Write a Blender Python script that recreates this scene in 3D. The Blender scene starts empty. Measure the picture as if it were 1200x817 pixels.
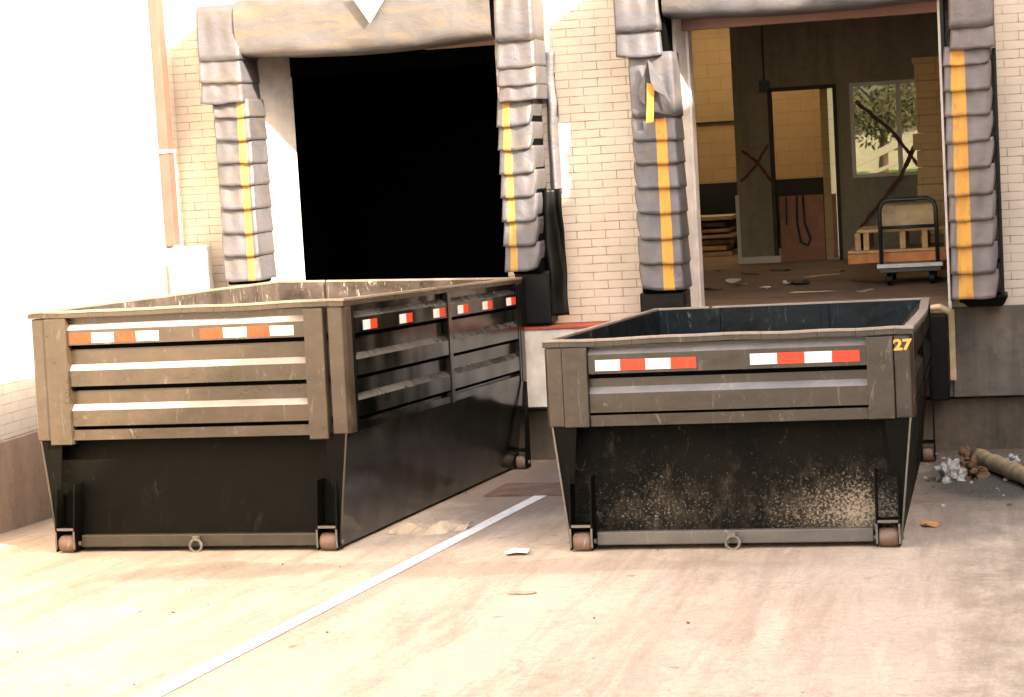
import bpy, bmesh, math, random
from mathutils import Vector, Matrix, noise
rad = math.radians
random.seed(7)
S = bpy.context.scene
COL = S.collection

# ------------------------------------------------------------------ camera
YAW, PITCH, ROLL, FPX = .2389, .0898, -.0586, 2352.33
_cy, _sy, _cp, _sp = math.cos(YAW), math.sin(YAW), math.cos(PITCH), math.sin(PITCH)
FWD = Vector((-_sy*_cp, _cy*_cp, -_sp)); _r = Vector((_cy, _sy, 0)); _u = _r.cross(FWD)
RGT = math.cos(ROLL)*_r + math.sin(ROLL)*_u
UPV = -math.sin(ROLL)*_r + math.cos(ROLL)*_u
cam_d = bpy.data.cameras.new('camera'); cam = bpy.data.objects.new('camera', cam_d); COL.objects.link(cam)
cam.matrix_world = Matrix(((RGT.x, UPV.x, -FWD.x, 0), (RGT.y, UPV.y, -FWD.y, 0), (RGT.z, UPV.z, -FWD.z, 0), (0, 0, 0, 1)))
cam_d.sensor_width = 36; cam_d.sensor_fit = 'HORIZONTAL'; cam_d.lens = FPX/1200*36
cam_d.clip_start = .1; cam_d.clip_end = 2000
S.camera = cam

def U(px, py, Y):                       # photo pixel -> point on the plane y = Y
    d = FWD + RGT*((px-600)/FPX) - UPV*((py-408.5)/FPX)
    return d*(Y/d.y)

# ------------------------------------------------------------------ light
SUN_DIR = Vector((-1.45, 1.0, -.986)).normalized()          # direction the light travels
el = math.asin(-SUN_DIR.z); to = -SUN_DIR
W = bpy.data.worlds.new('World'); S.world = W; W.use_nodes = True
nt = W.node_tree; nt.nodes.clear()
sky = nt.nodes.new('ShaderNodeTexSky'); sky.sky_type = 'NISHITA'; sky.sun_disc = False
sky.sun_elevation = el; sky.sun_rotation = math.atan2(to.x, to.y)
sky.air_density = 1.0; sky.dust_density = 3.0; sky.ozone_density = 1.0
bg = nt.nodes.new('ShaderNodeBackground'); bg.inputs[1].default_value = .15
wo = nt.nodes.new('ShaderNodeOutputWorld')
nt.links.new(sky.outputs[0], bg.inputs[0]); nt.links.new(bg.outputs[0], wo.inputs[0])
sd = bpy.data.lights.new('sun', 'SUN'); sd.energy = 3.2; sd.angle = rad(.5); sd.color = (1, .93, .82)
so = bpy.data.objects.new('sun', sd); COL.objects.link(so)
so.rotation_euler = SUN_DIR.to_track_quat('-Z', 'Y').to_euler()
vs = S.view_settings; vs.view_transform = 'Standard'; vs.look = 'None'; vs.gamma = 1; vs.use_curve_mapping = False
vs.exposure = 2.92
vs.use_white_balance = True; vs.white_balance_temperature = 7900; vs.white_balance_tint = 11

# ------------------------------------------------------------------ material helpers
class NT:
    def __init__(s, name):
        s.m = bpy.data.materials.new(name); s.m.use_nodes = True
        s.t = s.m.node_tree; s.b = s.t.nodes['Principled BSDF']; s.L = s.t.links
        s.tc = s.t.nodes.new('ShaderNodeTexCoord').outputs['Object']
    def n(s, k, **kw):
        x = s.t.nodes.new(k)
        for a, v in kw.items(): setattr(x, a, v)
        return x
    def map(s, scale=(1, 1, 1), src=None, loc=(0, 0, 0), rot=(0, 0, 0)):
        x = s.n('ShaderNodeMapping'); x.inputs['Scale'].default_value = scale; x.inputs['Location'].default_value = loc
        x.inputs['Rotation'].default_value = rot
        s.L.new(src or s.tc, x.inputs[0]); return x.outputs[0]
    def noise(s, scale, vec=None, detail=4, rough=.6, dist=0):
        x = s.n('ShaderNodeTexNoise'); x.inputs['Scale'].default_value = scale; x.inputs['Detail'].default_value = detail
        x.inputs['Roughness'].default_value = rough; x.inputs['Distortion'].default_value = dist
        s.L.new(vec or s.tc, x.inputs['Vector']); return x.outputs['Fac']
    def ramp(s, src, a, b, ca=(0, 0, 0, 1), cb=(1, 1, 1, 1)):
        x = s.n('ShaderNodeValToRGB'); e = x.color_ramp.elements
        e[0].position = a; e[1].position = b; e[0].color = ca; e[1].color = cb
        s.L.new(src, x.inputs[0]); return x.outputs[0]
    def mix(s, fac, a, b, mode='MIX'):
        x = s.n('ShaderNodeMix', data_type='RGBA', blend_type=mode)
        for i, v in ((0, fac), (6, a), (7, b)):
            if isinstance(v, (int, float)): x.inputs[i].default_value = v
            elif isinstance(v, tuple): x.inputs[i].default_value = (*v[:3], 1)
            else: s.L.new(v, x.inputs[i])
        return x.outputs[2]
    def math(s, op, a, b=0):
        x = s.n('ShaderNodeMath', operation=op)
        for i, v in ((0, a), (1, b)):
            if isinstance(v, (int, float)): x.inputs[i].default_value = v
            else: s.L.new(v, x.inputs[i])
        return x.outputs[0]
    def set(s, k, v):
        i = s.b.inputs[k]
        if isinstance(v, (int, float)): i.default_value = v
        elif isinstance(v, tuple): i.default_value = (*v[:3], 1)
        else: s.L.new(v, i)
    def bump(s, h, strength=.3, dist=.01):
        x = s.n('ShaderNodeBump'); x.inputs['Strength'].default_value = strength; x.inputs['Distance'].default_value = dist
        s.L.new(h, x.inputs['Height']); s.L.new(x.outputs[0], s.b.inputs['Normal'])
    def axes(s, a, b):
        sp = s.n('ShaderNodeSeparateXYZ'); s.L.new(s.tc, sp.inputs[0])
        c = s.n('ShaderNodeCombineXYZ'); s.L.new(sp.outputs[a], c.inputs[0]); s.L.new(sp.outputs[b], c.inputs[1])
        return c.outputs[0]

def plain(name, col, rough=.7, var=.25, scale=6, metal=0, bump=.15, bscale=30):
    m = NT(name)
    f = m.ramp(m.noise(scale, detail=6), .3, .7)
    m.set('Base Color', m.mix(f, tuple(c*(1-var) for c in col), tuple(min(1, c*(1+var)) for c in col)))
    m.set('Roughness', rough); m.set('Metallic', metal)
    if bump: m.bump(m.noise(bscale, detail=5), bump, .004)
    return m.m

def brick(name, ax, c1, c2, mortar, bw=.272, rh=.0785, ms=.0045, off=0, dirt=(.3, .25, .2), dirtf=.35, seed=0):
    m = NT(name)
    v = m.axes(*ax)
    # slightly wobbling joints
    nz = m.n('ShaderNodeTexNoise'); nz.inputs['Scale'].default_value = 6; m.L.new(v, nz.inputs['Vector'])
    w = m.n('ShaderNodeVectorMath', operation='MULTIPLY_ADD'); m.L.new(nz.outputs['Color'], w.inputs[0])
    w.inputs[1].default_value = (.01, .008, 0); m.L.new(v, w.inputs[2])
    vm = m.map(loc=(seed+off, seed*.37, 0), src=w.outputs[0])
    b = m.n('ShaderNodeTexBrick'); m.L.new(vm, b.inputs['Vector'])
    b.inputs['Scale'].default_value = 1; b.inputs['Brick Width'].default_value = bw; b.inputs['Row Height'].default_value = rh
    b.inputs['Mortar Size'].default_value = ms; b.inputs['Mortar Smooth'].default_value = .3
    b.inputs['Color1'].default_value = (*c1, 1); b.inputs['Color2'].default_value = (*c2, 1); b.inputs['Mortar'].default_value = (*mortar, 1)
    # joints are filled by paint in places
    fill = m.ramp(m.noise(7, detail=5), .42, .62)
    fac = m.math('MULTIPLY', b.outputs['Fac'], m.math('ADD', m.math('MULTIPLY', fill, .55), .34))
    c = m.mix(fac, m.mix(m.ramp(m.noise(3.1, detail=6), .35, .65), c1, c2), mortar)
    c = m.mix(m.math('MULTIPLY', m.ramp(m.noise(1.0, m.map((1.4, 1.4, .5)), 6), .45, .75), dirtf), c, dirt)
    c = m.mix(m.math('MULTIPLY', m.noise(40, detail=3), .18), c, dirt)
    m.set('Base Color', c); m.set('Roughness', .75)
    h = m.math('ADD', m.math('MULTIPLY', b.outputs['Fac'], -1.0), m.math('MULTIPLY', m.noise(35, detail=4), .25))
    m.bump(h, .5, .006)
    return m.m

def concrete(name, col, dirt, scale=1.2, streak=True, rough=.85):
    m = NT(name)
    st = m.ramp(m.noise(2.2, m.map((2.2, 2.2, .25)), 6, .65), .38, .68) if streak else m.ramp(m.noise(scale, detail=6), .4, .7)
    c = m.mix(m.math('MULTIPLY', st, .75), col, dirt)
    c = m.mix(m.math('MULTIPLY', m.ramp(m.noise(9, detail=7, rough=.7), .45, .75), .5), c, tuple(x*.6 for x in dirt))
    m.set('Base Color', c); m.set('Roughness', rough)
    m.bump(m.noise(28, detail=7, rough=.7), .35, .008)
    return m.m

def steel(name, col, dust, dustf=.6, rough=(.3, .6), scratch=(.3, .27, .24), scf=.5, rust=.2, dents=.5, spec=.5, dsc=2.6, dd=3):
    m = NT(name)
    d = m.ramp(m.noise(2.3, m.map((1, 1, 1.6)), 7, .65), .35, .75)
    c = m.mix(m.math('MULTIPLY', d, dustf), col, dust)
    sc = m.ramp(m.noise(11, m.map((1, 1, .22), rot=(0, .5, .3)), 8, .85, 1.5), .575, .66)
    c = m.mix(m.math('MULTIPLY', sc, scf), c, scratch)
    r = m.ramp(m.noise(5.5, detail=8, rough=.75), .60, .74)
    c = m.mix(m.math('MULTIPLY', r, rust), c, (.16, .06, .025))
    m.set('Base Color', c); m.set('Specular IOR Level', spec)
    rr = m.n('ShaderNodeMapRange'); m.L.new(d, rr.inputs[0]); rr.inputs[3].default_value = rough[0]; rr.inputs[4].default_value = rough[1]
    m.set('Roughness', rr.outputs[0])
    h = m.math('ADD', m.math('MULTIPLY', m.noise(dsc, detail=dd), 1.0*dents), m.math('MULTIPLY', m.noise(60, detail=3), .02))
    m.bump(h, .6, .06)
    return m.m

def canvas(name, col, stain=(.2, .15, .08), stf=.35):
    m = NT(name)
    d = m.ramp(m.noise(3.5, m.map((1, 1, .7)), 6), .35, .7)
    c = m.mix(d, tuple(x*.7 for x in col), tuple(x*1.2 for x in col))
    s2 = m.ramp(m.noise(2.4, m.map((.7, 1, 3.6), rot=(0, -.5, 0)), 4, .55, .6), .46, .62)
    c = m.mix(m.math('MULTIPLY', s2, stf), c, stain)
    m.set('Base Color', c); m.set('Roughness', .5)
    cr = m.math('ABSOLUTE', m.math('SUBTRACT', m.noise(4, m.map((1.2, 1, 2.0), rot=(0, .5, 0)), 2, .5, 1.2), .5))
    cr2 = m.ramp(cr, 0, .05)
    m.bump(m.math('ADD', m.math('MULTIPLY', cr2, .05), m.math('MULTIPLY', m.noise(6, m.map((1, 1, 1.6)), 3, .5, 1.0), .5)), .5, .03)
    spk_ = m.ramp(m.noise(30, detail=4), .62, .72)
    m.set('Base Color', m.mix(m.math('MULTIPLY', spk_, .35), c, tuple(x*.4 for x in col)))
    return m.m

M = {}
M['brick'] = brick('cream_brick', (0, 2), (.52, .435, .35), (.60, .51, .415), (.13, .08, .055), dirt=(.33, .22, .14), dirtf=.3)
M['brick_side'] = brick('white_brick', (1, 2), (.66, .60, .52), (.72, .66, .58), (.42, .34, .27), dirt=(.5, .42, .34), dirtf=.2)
M['brick_in'] = brick('tan_brick', (0, 2), (.50, .33, .155), (.56, .37, .18), (.24, .15, .07), bw=.4, rh=.2, dirt=(.34, .22, .11), dirtf=.3)
M['brick_far'] = brick('brown_brick', (1, 2), (.36, .26, .18), (.30, .21, .15), (.2, .15, .1))
M['wall_conc'] = concrete('stained_concrete', (.15, .125, .10), (.055, .042, .03))
M['low_conc'] = concrete('dirty_concrete', (.13, .10, .072), (.045, .034, .024))
M['base_conc'] = concrete('grey_base_concrete', (.36, .26, .195), (.22, .155, .115))
M['red_paint'] = plain('red_paint', (.36, .06, .03), .6, .3, 9)
M['ledge_face'] = plain('grey_galvanised', (.50, .46, .42), .5, .25, 5)
M['rust_pipe'] = plain('pink_brown_paint', (.15, .068, .056), .55, .12, 5)
M['white_paint'] = plain('white_paint', (.62, .57, .52), .5, .1, 4)
M['jamb'] = plain('weathered_white_steel', (.50, .46, .44), .45, .22, 5)
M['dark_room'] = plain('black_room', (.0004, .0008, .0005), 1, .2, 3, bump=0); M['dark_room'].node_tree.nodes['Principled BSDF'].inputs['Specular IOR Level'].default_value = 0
M['olive'] = concrete('olive_plaster', (.30, .265, .19), (.19, .17, .12), streak=True)
M['ceiling'] = plain('dark_ceiling', (.05, .042, .03), .9, .3, 2)
M['black_dado'] = plain('black_dado_paint', (.008, .009, .008), .7, .3, 3)
M['red_panel'] = plain('brown_door_panel', (.33, .12, .055), .5, .3, 3)
M['floor_in'] = concrete('worn_dock_floor', (.27, .155, .09), (.12, .07, .04), streak=False)
M['wood'] = plain('raw_wood', (.50, .30, .14), .7, .3, 8)
M['wood_pale'] = plain('pale_wood', (.52, .38, .22), .7, .25, 8)
M['orange_wood'] = plain('orange_wood', (.55, .20, .055), .6, .25, 8)
M['cart_steel'] = plain('dark_cart_steel', (.015, .017, .018), .4, .3, 6)
M['aluminium'] = plain('dull_aluminium', (.45, .45, .44), .4, .2, 6, metal=.3)
M['rubber'] = plain('black_rubber', (.0015, .002, .0018), .45, .4, 8, bump=.5, bscale=12); M['rubber'].node_tree.nodes['Principled BSDF'].inputs['Specular IOR Level'].default_value = .2
M['graffiti'] = plain('dark_red_spray', (.13, .022, .018), .6, .3, 9)
M['canvas'] = canvas('grey_canvas', (.070, .069, .084), (.10, .075, .045), .3)
M['canvas_head'] = canvas('stained_grey_canvas', (.074, .070, .076), (.105, .080, .056), .7)
M['canvas_dark'] = canvas('dark_grey_canvas', (.105, .088, .09), (.08, .055, .03), .3)
M['canvas_in'] = plain('grey_lining', (.07, .062, .068), .8, .3, 5)
M['tear'] = plain('dark_lining', (.035, .03, .035), .9, .4, 14)
M['yellow'] = plain('yellow_vinyl', (.50, .25, .04), .5, .15, 12)
M['yellow_pale'] = plain('faded_yellow_vinyl', (.33, .19, .045), .5, .15, 12)
M['backing'] = plain('black_backing', (.001, .0012, .001), .9, .3, 5); M['backing'].node_tree.nodes['Principled BSDF'].inputs['Specular IOR Level'].default_value = .05
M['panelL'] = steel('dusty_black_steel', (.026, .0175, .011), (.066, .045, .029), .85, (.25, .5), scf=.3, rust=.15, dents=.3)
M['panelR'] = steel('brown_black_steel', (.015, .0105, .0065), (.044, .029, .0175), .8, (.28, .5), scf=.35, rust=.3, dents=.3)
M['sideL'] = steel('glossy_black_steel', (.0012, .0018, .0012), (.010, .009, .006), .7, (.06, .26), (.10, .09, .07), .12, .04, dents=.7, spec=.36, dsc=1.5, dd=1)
M['hull'] = steel('matt_black_steel', (.0008, .0011, .0007), (.006, .0048, .0028), .9, (.5, .75), (.03, .027, .02), scf=.5, rust=.05, dents=.1, spec=.07)
M['innerL'] = steel('scraped_inner_steel', (.026, .02, .018), (.10, .078, .068), .9, (.75, .9), (.50, .44, .38), 1.0, .5, spec=.1)
M['innerR'] = steel('blue_black_inner_steel', (.0012, .003, .004), (.006, .013, .018), .8, (.35, .6), (.16, .20, .22), .5, .08, spec=.15)
M['rimL'] = steel('scraped_rim_steel', (.15, .115, .085), (.34, .27, .2), .8, (.4, .6), (.5, .42, .34), .6, .3, dents=.05)
M['rimR'] = steel('grey_rim_steel', (.17, .14, .12), (.30, .25, .21), .7, (.35, .6), (.5, .45, .4), .5, .3, dents=.05)
M['bar'] = steel('grey_bar_steel', (.06, .055, .05), (.13, .115, .10), .7, (.4, .6), (.4, .37, .33), .5, .2, dents=.05)
M['barL'] = steel('dark_bar_steel', (.02, .016, .011), (.05, .038, .024), .7, (.4, .6), (.2, .17, .13), .4, .3, dents=.05)
M['shelfL'] = steel('pale_worn_lit_ledge', (.22, .19, .175), (.40, .35, .32), .8, (.3, .5), (.6, .55, .5), .5, .1, dents=.02)  # rib tops: wear and dust, plus light from above put into the colour
M['shelfR'] = steel('grey_blue_worn_lit_ledge', (.11, .112, .125), (.24, .23, .23), .8, (.3, .5), (.5, .48, .46), .5, .1, dents=.02)
M['shelfS'] = steel('dull_worn_lit_ledge', (.02, .02, .02), (.08, .075, .07), .8, (.2, .4), (.2, .19, .17), .25, .05, dents=0)
M['roller'] = steel('worn_roller_steel', (.10, .055, .036), (.26, .17, .115), .9, (.5, .7), (.5, .4, .3), .5, .9, dents=.02)
M['edge'] = steel('worn_edge_steel', (.07, .062, .05), (.2, .17, .14), .8, (.5, .7), (.5, .46, .4), .6, .3, dents=.02)
M['refl_red'] = plain('orange_red_reflector', (.50, .040, .010), .35, .06, 20, bump=0)
M['refl_white'] = plain('white_reflector', (.62, .60, .58), .35, .04, 20, bump=0)
M['decal'] = plain('orange_decal', (.85, .33, .06), .5, .2, 40, bump=0)
M['line'] = None
M['cardboard'] = plain('tan_cardboard', (.40, .31, .225), .8, .25, 9)
M['paper'] = plain('white_paper', (.75, .73, .70), .7, .1, 9)
M['grey_bag'] = plain('dirty_white_bag', (.36, .35, .33), .7, .5, 9)
M['leaf'] = plain('dry_leaf', (.48, .24, .09), .8, .3, 20)
M['rag'] = plain('brown_rag', (.13, .07, .035), .9, .5, 12, bump=.8, bscale=18)
M['grass'] = plain('grass_green', (.10, .22, .03), .9, .4, 4)
M['foliage'] = plain('leaf_green', (.085, .085, .045), .8, .5, 3)
M['log'] = plain('split_pale_log', (.34, .24, .13), .8, .5, 7, bump=.9, bscale=14)
M['bark'] = plain('grey_bark', (.12, .09, .065), .9, .3, 8)
M['far_white'] = plain('far_white_render', (.55, .52, .46), .7, .1, 2)

def worn(name, col, under, rough, amt=.6, sc=14):
    m = NT(name)
    w_ = m.ramp(m.noise(sc, m.map((1.5, 1.5, .5)), 7, .75), .52, .66)
    m.set('Base Color', m.mix(m.math('MULTIPLY', w_, amt), col, under)); m.set('Roughness', rough); return m.m
M['yellow'] = worn('yellow_vinyl', (.42, .205, .035), (.13, .085, .05), .8)
M['yellow_pale'] = worn('faded_yellow_vinyl', (.29, .165, .04), (.10, .085, .075), .8)
M['refl_red'] = worn('orange_red_reflector', (.60, .032, .006), (.25, .07, .03), .6, .5, 25)
M['refl_white'] = worn('white_reflector', (.60, .58, .56), (.30, .25, .2), .6, .4, 25)
# hull end plate of the right container: mud and cement splashes in its lower right
m = NT('splashed_black_steel')
c = m.mix(m.math('MULTIPLY', m.ramp(m.noise(2.0, detail=5), .35, .7), .8), (.0012, .0014, .0008), (.007, .0055, .0035))
sp = m.n('ShaderNodeSeparateXYZ'); m.L.new(m.tc, sp.inputs[0])
def bell(src, cen, w):
    return m.math('MAXIMUM', m.math('SUBTRACT', 1.0, m.math('ABSOLUTE', m.math('DIVIDE', m.math('SUBTRACT', src, cen), w))), 0.0)
rg = m.math('MULTIPLY', bell(sp.outputs[0], 2.05, .75), bell(sp.outputs[2], .22, .42))
lg = m.math('MULTIPLY', m.math('MULTIPLY', bell(sp.outputs[0], .7, 1.2), bell(sp.outputs[2], .25, .5)), .45)
msk = m.math('ADD', rg, lg)
mud = m.ramp(m.math('ADD', m.noise(9, m.map((1, 1, .6)), 8, .8), m.math('MULTIPLY', msk, .32)), .56, 1.0)
c = m.mix(mud, c, (.06, .048, .036))
spk = m.ramp(m.math('ADD', m.noise(62, detail=5, rough=.75), m.math('MULTIPLY', msk, .30)), .66, .82)
c = m.mix(m.math('MULTIPLY', spk, .85), c, (.27, .225, .17))
scf_ = m.ramp(m.noise(9, m.map((1, 1, .3), rot=(0, .6, 0)), 8, .85, 2), .60, .66)
c = m.mix(m.math('MULTIPLY', scf_, .5), c, (.16, .13, .10))
m.set('Base Color', c); m.set('Roughness', .8); m.set('Specular IOR Level', .1); m.bump(m.noise(30, detail=5), .4, .01)
M['splash'] = m.m

# ground: pale worn concrete with tyre-wear streaks and stains
m = NT('worn_pale_concrete')
base = m.mix(m.ramp(m.noise(.55, detail=5), .35, .68), (.42, .33, .26), (.55, .445, .35))
strk = m.ramp(m.noise(1.3, m.map((2.6, .24, 1), rot=(0, 0, rad(-14))), 8, .72, .4), .47, .62)
base = m.mix(m.math('MULTIPLY', strk, .5), base, (.25, .175, .13))
str2 = m.ramp(m.noise(1.6, m.map((3.2, .20, 1), rot=(0, 0, rad(-10)), loc=(7, 2, 0)), 7, .7, .3), .56, .70)
base = m.mix(m.math('MULTIPLY', str2, .5), base, (.60, .51, .42))
patch = m.ramp(m.noise(.8, m.map((1.2, .6, 1), rot=(0, 0, rad(20)), loc=(3, 1, 0)), 7, .7), .56, .70)
base = m.mix(m.math('MULTIPLY', patch, .55), base, (.17, .125, .09))
fine = m.ramp(m.noise(16, detail=10, rough=.85), .47, .66)
base = m.mix(m.math('MULTIPLY', fine, .45), base, (.19, .14, .10))
pale = m.ramp(m.noise(30, detail=4), .60, .70)
base = m.mix(m.math('MULTIPLY', pale, .22), base, (.62, .52, .42))
sp = m.n('ShaderNodeSeparateXYZ'); m.L.new(m.tc, sp.inputs[0])
def smooth(src, a, b):
    r = m.n('ShaderNodeMapRange', interpolation_type='SMOOTHSTEP'); m.L.new(src, r.inputs[0])
    r.inputs[1].default_value = a; r.inputs[2].default_value = b; return r.outputs[0]
wob = m.math('MULTIPLY', m.math('SUBTRACT', m.noise(1.3, detail=5), .5), .9)
xw = m.math('ADD', sp.outputs[0], wob); yw = m.math('ADD', sp.outputs[1], wob)
# greasy grime along the dock foot, right bay
gr = m.math('MULTIPLY', smooth(yw, 13.4, 16.0), smooth(xw, -1.0, -.5))
base = m.mix(m.math('MULTIPLY', gr, .85), base, (.062, .05, .038))
# darker old surface at the right edge
rgt = m.math('MULTIPLY', smooth(m.math('ADD', sp.outputs[0], m.math('MULTIPLY', wob, .35)), -.60, -.05), m.ramp(m.noise(4.5, m.map((1, .5, 1)), 7, .75), .36, .62))
base = m.mix(m.math('MULTIPLY', rgt, .6), base, (.16, .125, .08))
# damp patch by the dock
def blob(cx, cy, rx, ry):
    a = m.math('POWER', m.math('DIVIDE', m.math('SUBTRACT', xw, cx), rx), 2.0)
    b = m.math('POWER', m.math('DIVIDE', m.math('SUBTRACT', yw, cy), ry), 2.0)
    return m.math('SUBTRACT', 1.0, smooth(m.math('ADD', a, b), .4, 1.2))
base = m.mix(m.math('MULTIPLY', blob(-.05, 16.2, .45, 1.1), .8), base, (.03, .032, .026))
base = m.mix(m.math('MULTIPLY', blob(-5.1, 12.45, .75, .30), .45), base, (.15, .11, .08))
base = m.mix(m.math('MULTIPLY', blob(-2.9, 12.5, 1.6, .30), .30), base, (.2, .14, .10))
base = m.mix(m.math('MULTIPLY', blob(-3.9, 16.6, .8, 2.4), .75), base, (.17, .11, .08))
# fine cracks
vo = m.n('ShaderNodeTexVoronoi', feature='DISTANCE_TO_EDGE'); vo.inputs['Scale'].default_value = .55
nz = m.n('ShaderNodeTexNoise'); nz.inputs['Scale'].default_value = 2.5; nz.inputs['Detail'].default_value = 6; m.L.new(m.tc, nz.inputs['Vector'])
vm = m.n('ShaderNodeVectorMath', operation='MULTIPLY_ADD'); m.L.new(nz.outputs['Color'], vm.inputs[0]); vm.inputs[1].default_value = (.9, .9, 0); m.L.new(m.tc, vm.inputs[2])
m.L.new(vm.outputs[0], vo.inputs['Vector'])
ck = m.ramp(vo.outputs['Distance'], .0, .006, (1, 1, 1, 1), (0, 0, 0, 1))
base = m.mix(m.math('MULTIPLY', ck, .3), base, (.12, .085, .06))
drip = m.ramp(m.noise(5.5, detail=3, rough=.5), .70, .76)
base = m.mix(m.math('MULTIPLY', drip, .6), base, (.11, .085, .065))
grit = m.ramp(m.noise(75, m.map((1, .6, 1)), 5, .8), .57, .68)
base = m.mix(m.math('MULTIPLY', grit, .55), base, (.13, .10, .075))
agg = m.ramp(m.noise(60, m.map((1, .6, 1), loc=(3, 3, 3)), 4, .8), .58, .68)
base = m.mix(m.math('MULTIPLY', agg, .4), base, (.68, .60, .50))
m.set('Base Color', base); m.set('Roughness', .82)
m.bump(m.math('ADD', m.noise(45, detail=6, rough=.7), m.math('MULTIPLY', m.noise(3, detail=4), .6)), .6, .012)
M['ground'] = m.m

m = NT('worn_white_line')
wr = m.ramp(m.noise(17, detail=10, rough=.9), .50, .60)
wr2 = m.ramp(m.noise(2.0, detail=4), .5, .75)
m.set('Base Color', m.mix(m.math('MAXIMUM', m.math('MULTIPLY', wr, .7), m.math('MULTIPLY', wr2, .35)), (.80, .77, .73), (.42, .33, .26)))
m.set('Roughness', .7)
M['line'] = m.m

m = NT('window_glass'); m.set('Base Color', (.13, .125, .10)); m.set('Roughness', .05); m.set('Transmission Weight', 1.0); m.set('IOR', 1.05)
M['glass'] = m.m

m = NT('milky_added_skylight'); tb = m.n('ShaderNodeBsdfTranslucent'); tb.inputs[0].default_value = (.6, .56, .48, 1)
m.L.new(tb.outputs[0], m.t.nodes['Material Output'].inputs[0]); M['added_skylight'] = m.m

# ------------------------------------------------------------------ mesh helpers
class MB:
    def __init__(s): s.v = []; s.f = []; s.mi = []
    def quadmesh(s, verts, faces, mi=0):
        o = len(s.v); s.v += [tuple(v) for v in verts]
        s.f += [tuple(i+o for i in f) for f in faces]; s.mi += [mi]*len(faces); return s
    def box(s, x0, x1, y0, y1, z0, z1, mi=0):
        v = [(x, y, z) for x in (x0, x1) for y in (y0, y1) for z in (z0, z1)]
        return s.quadmesh(v, [(0, 1, 3, 2), (4, 6, 7, 5), (0, 4, 5, 1), (2, 3, 7, 6), (0, 2, 6, 4), (1, 5, 7, 3)], mi)
    def prism(s, pts0, pts1, mi=0):                     # two matching loops
        n = len(pts0)
        return s.quadmesh(list(pts0)+list(pts1), [tuple(range(n))[::-1], tuple(range(n, 2*n))] + [(i, (i+1) % n, n+(i+1) % n, n+i) for i in range(n)], mi)
    def bar(s, a, b, w, h=None, up=(0, 0, 1), mi=0):
        a, b = Vector(a), Vector(b); h = h or w; d = (b-a).normalized(); up = Vector(up)
        if abs(d.dot(up)) > .99: up = Vector((0, 1, 0))
        x = d.cross(up).normalized(); z = x.cross(d)
        c = [(-w/2, -h/2), (w/2, -h/2), (w/2, h/2), (-w/2, h/2)]
        return s.prism([a+x*p+z*q for p, q in c], [b+x*p+z*q for p, q in c], mi)
    def tube(s, pts, r, n=10, mi=0, cap=True):
        pts = [Vector(p) for p in pts]; rings = []; rr = r if isinstance(r, (list, tuple)) else [r]*len(pts)
        ref = None
        for i, p in enumerate(pts):
            d = (pts[min(i+1, len(pts)-1)]-pts[max(i-1, 0)]).normalized()
            if ref is None: ref = d.orthogonal().normalized()
            ref = (ref-d*ref.dot(d)).normalized(); b = d.cross(ref)
            rings.append([p+(ref*math.cos(t)+b*math.sin(t))*rr[i] for t in [2*math.pi*k/n for k in range(n)]])
        v = [q for R_ in rings for q in R_]; f = []
        for i in range(len(pts)-1):
            for k in range(n): f.append((i*n+k, i*n+(k+1) % n, (i+1)*n+(k+1) % n, (i+1)*n+k))
        if cap: f += [tuple(range(n))[::-1], tuple(range((len(pts)-1)*n, len(pts)*n))]
        return s.quadmesh(v, f, mi)
    def grid(s, fn, nu, nv, mi=0):
        v = [fn(i/nu, j/nv) for j in range(nv+1) for i in range(nu+1)]
        f = [(j*(nu+1)+i, j*(nu+1)+i+1, (j+1)*(nu+1)+i+1, (j+1)*(nu+1)+i) for j in range(nv) for i in range(nu)]
        mm = mi if callable(mi) else None
        o = len(s.v); s.v += [tuple(q) for q in v]; s.f += [tuple(i+o for i in q) for q in f]
        s.mi += [mm((i+.5)/nu, (j+.5)/nv) if mm else mi for j in range(nv) for i in range(nu)]
        return s
    def build(s, name, mats, parent=None, bevel=0, smooth=False, solid=0, fixn=True):
        me = bpy.data.meshes.new(name); me.from_pydata(s.v, [], s.f)
        mats = mats if isinstance(mats, (list, tuple)) else [mats]
        for x in mats: me.materials.append(x)
        me.polygons.foreach_set('material_index', s.mi); me.update()
        if fixn:
            bm = bmesh.new(); bm.from_mesh(me); bmesh.ops.recalc_face_normals(bm, faces=bm.faces); bm.to_mesh(me); bm.free()
        if smooth: me.polygons.foreach_set('use_smooth', [True]*len(me.polygons))
        o = bpy.data.objects.new(name, me); COL.objects.link(o)
        if parent: o.parent = parent
        if solid:
            q = o.modifiers.new('solid', 'SOLIDIFY'); q.thickness = solid; q.offset = 0
        if bevel:
            q = o.modifiers.new('bevel', 'BEVEL'); q.width = bevel; q.segments = 2; q.limit_method = 'ANGLE'; q.angle_limit = rad(35)
        return o

def empty(name, label, cat, mat=None, loc=(0, 0, 0), group=None):
    o = bpy.data.objects.new(name, None); COL.objects.link(o); o.empty_display_size = .2
    if mat is not None: o.matrix_world = mat
    else: o.location = loc
    return tag(o, label, cat, group)
def tag(o, label=None, cat=None, group=None, kind=None):
    if label: o['label'] = label
    if cat: o['category'] = cat
    if group: o['group'] = group
    if kind: o['kind'] = kind
    return o
def nz3(p, s=1): return noise.noise(Vector(p)*s)

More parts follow.
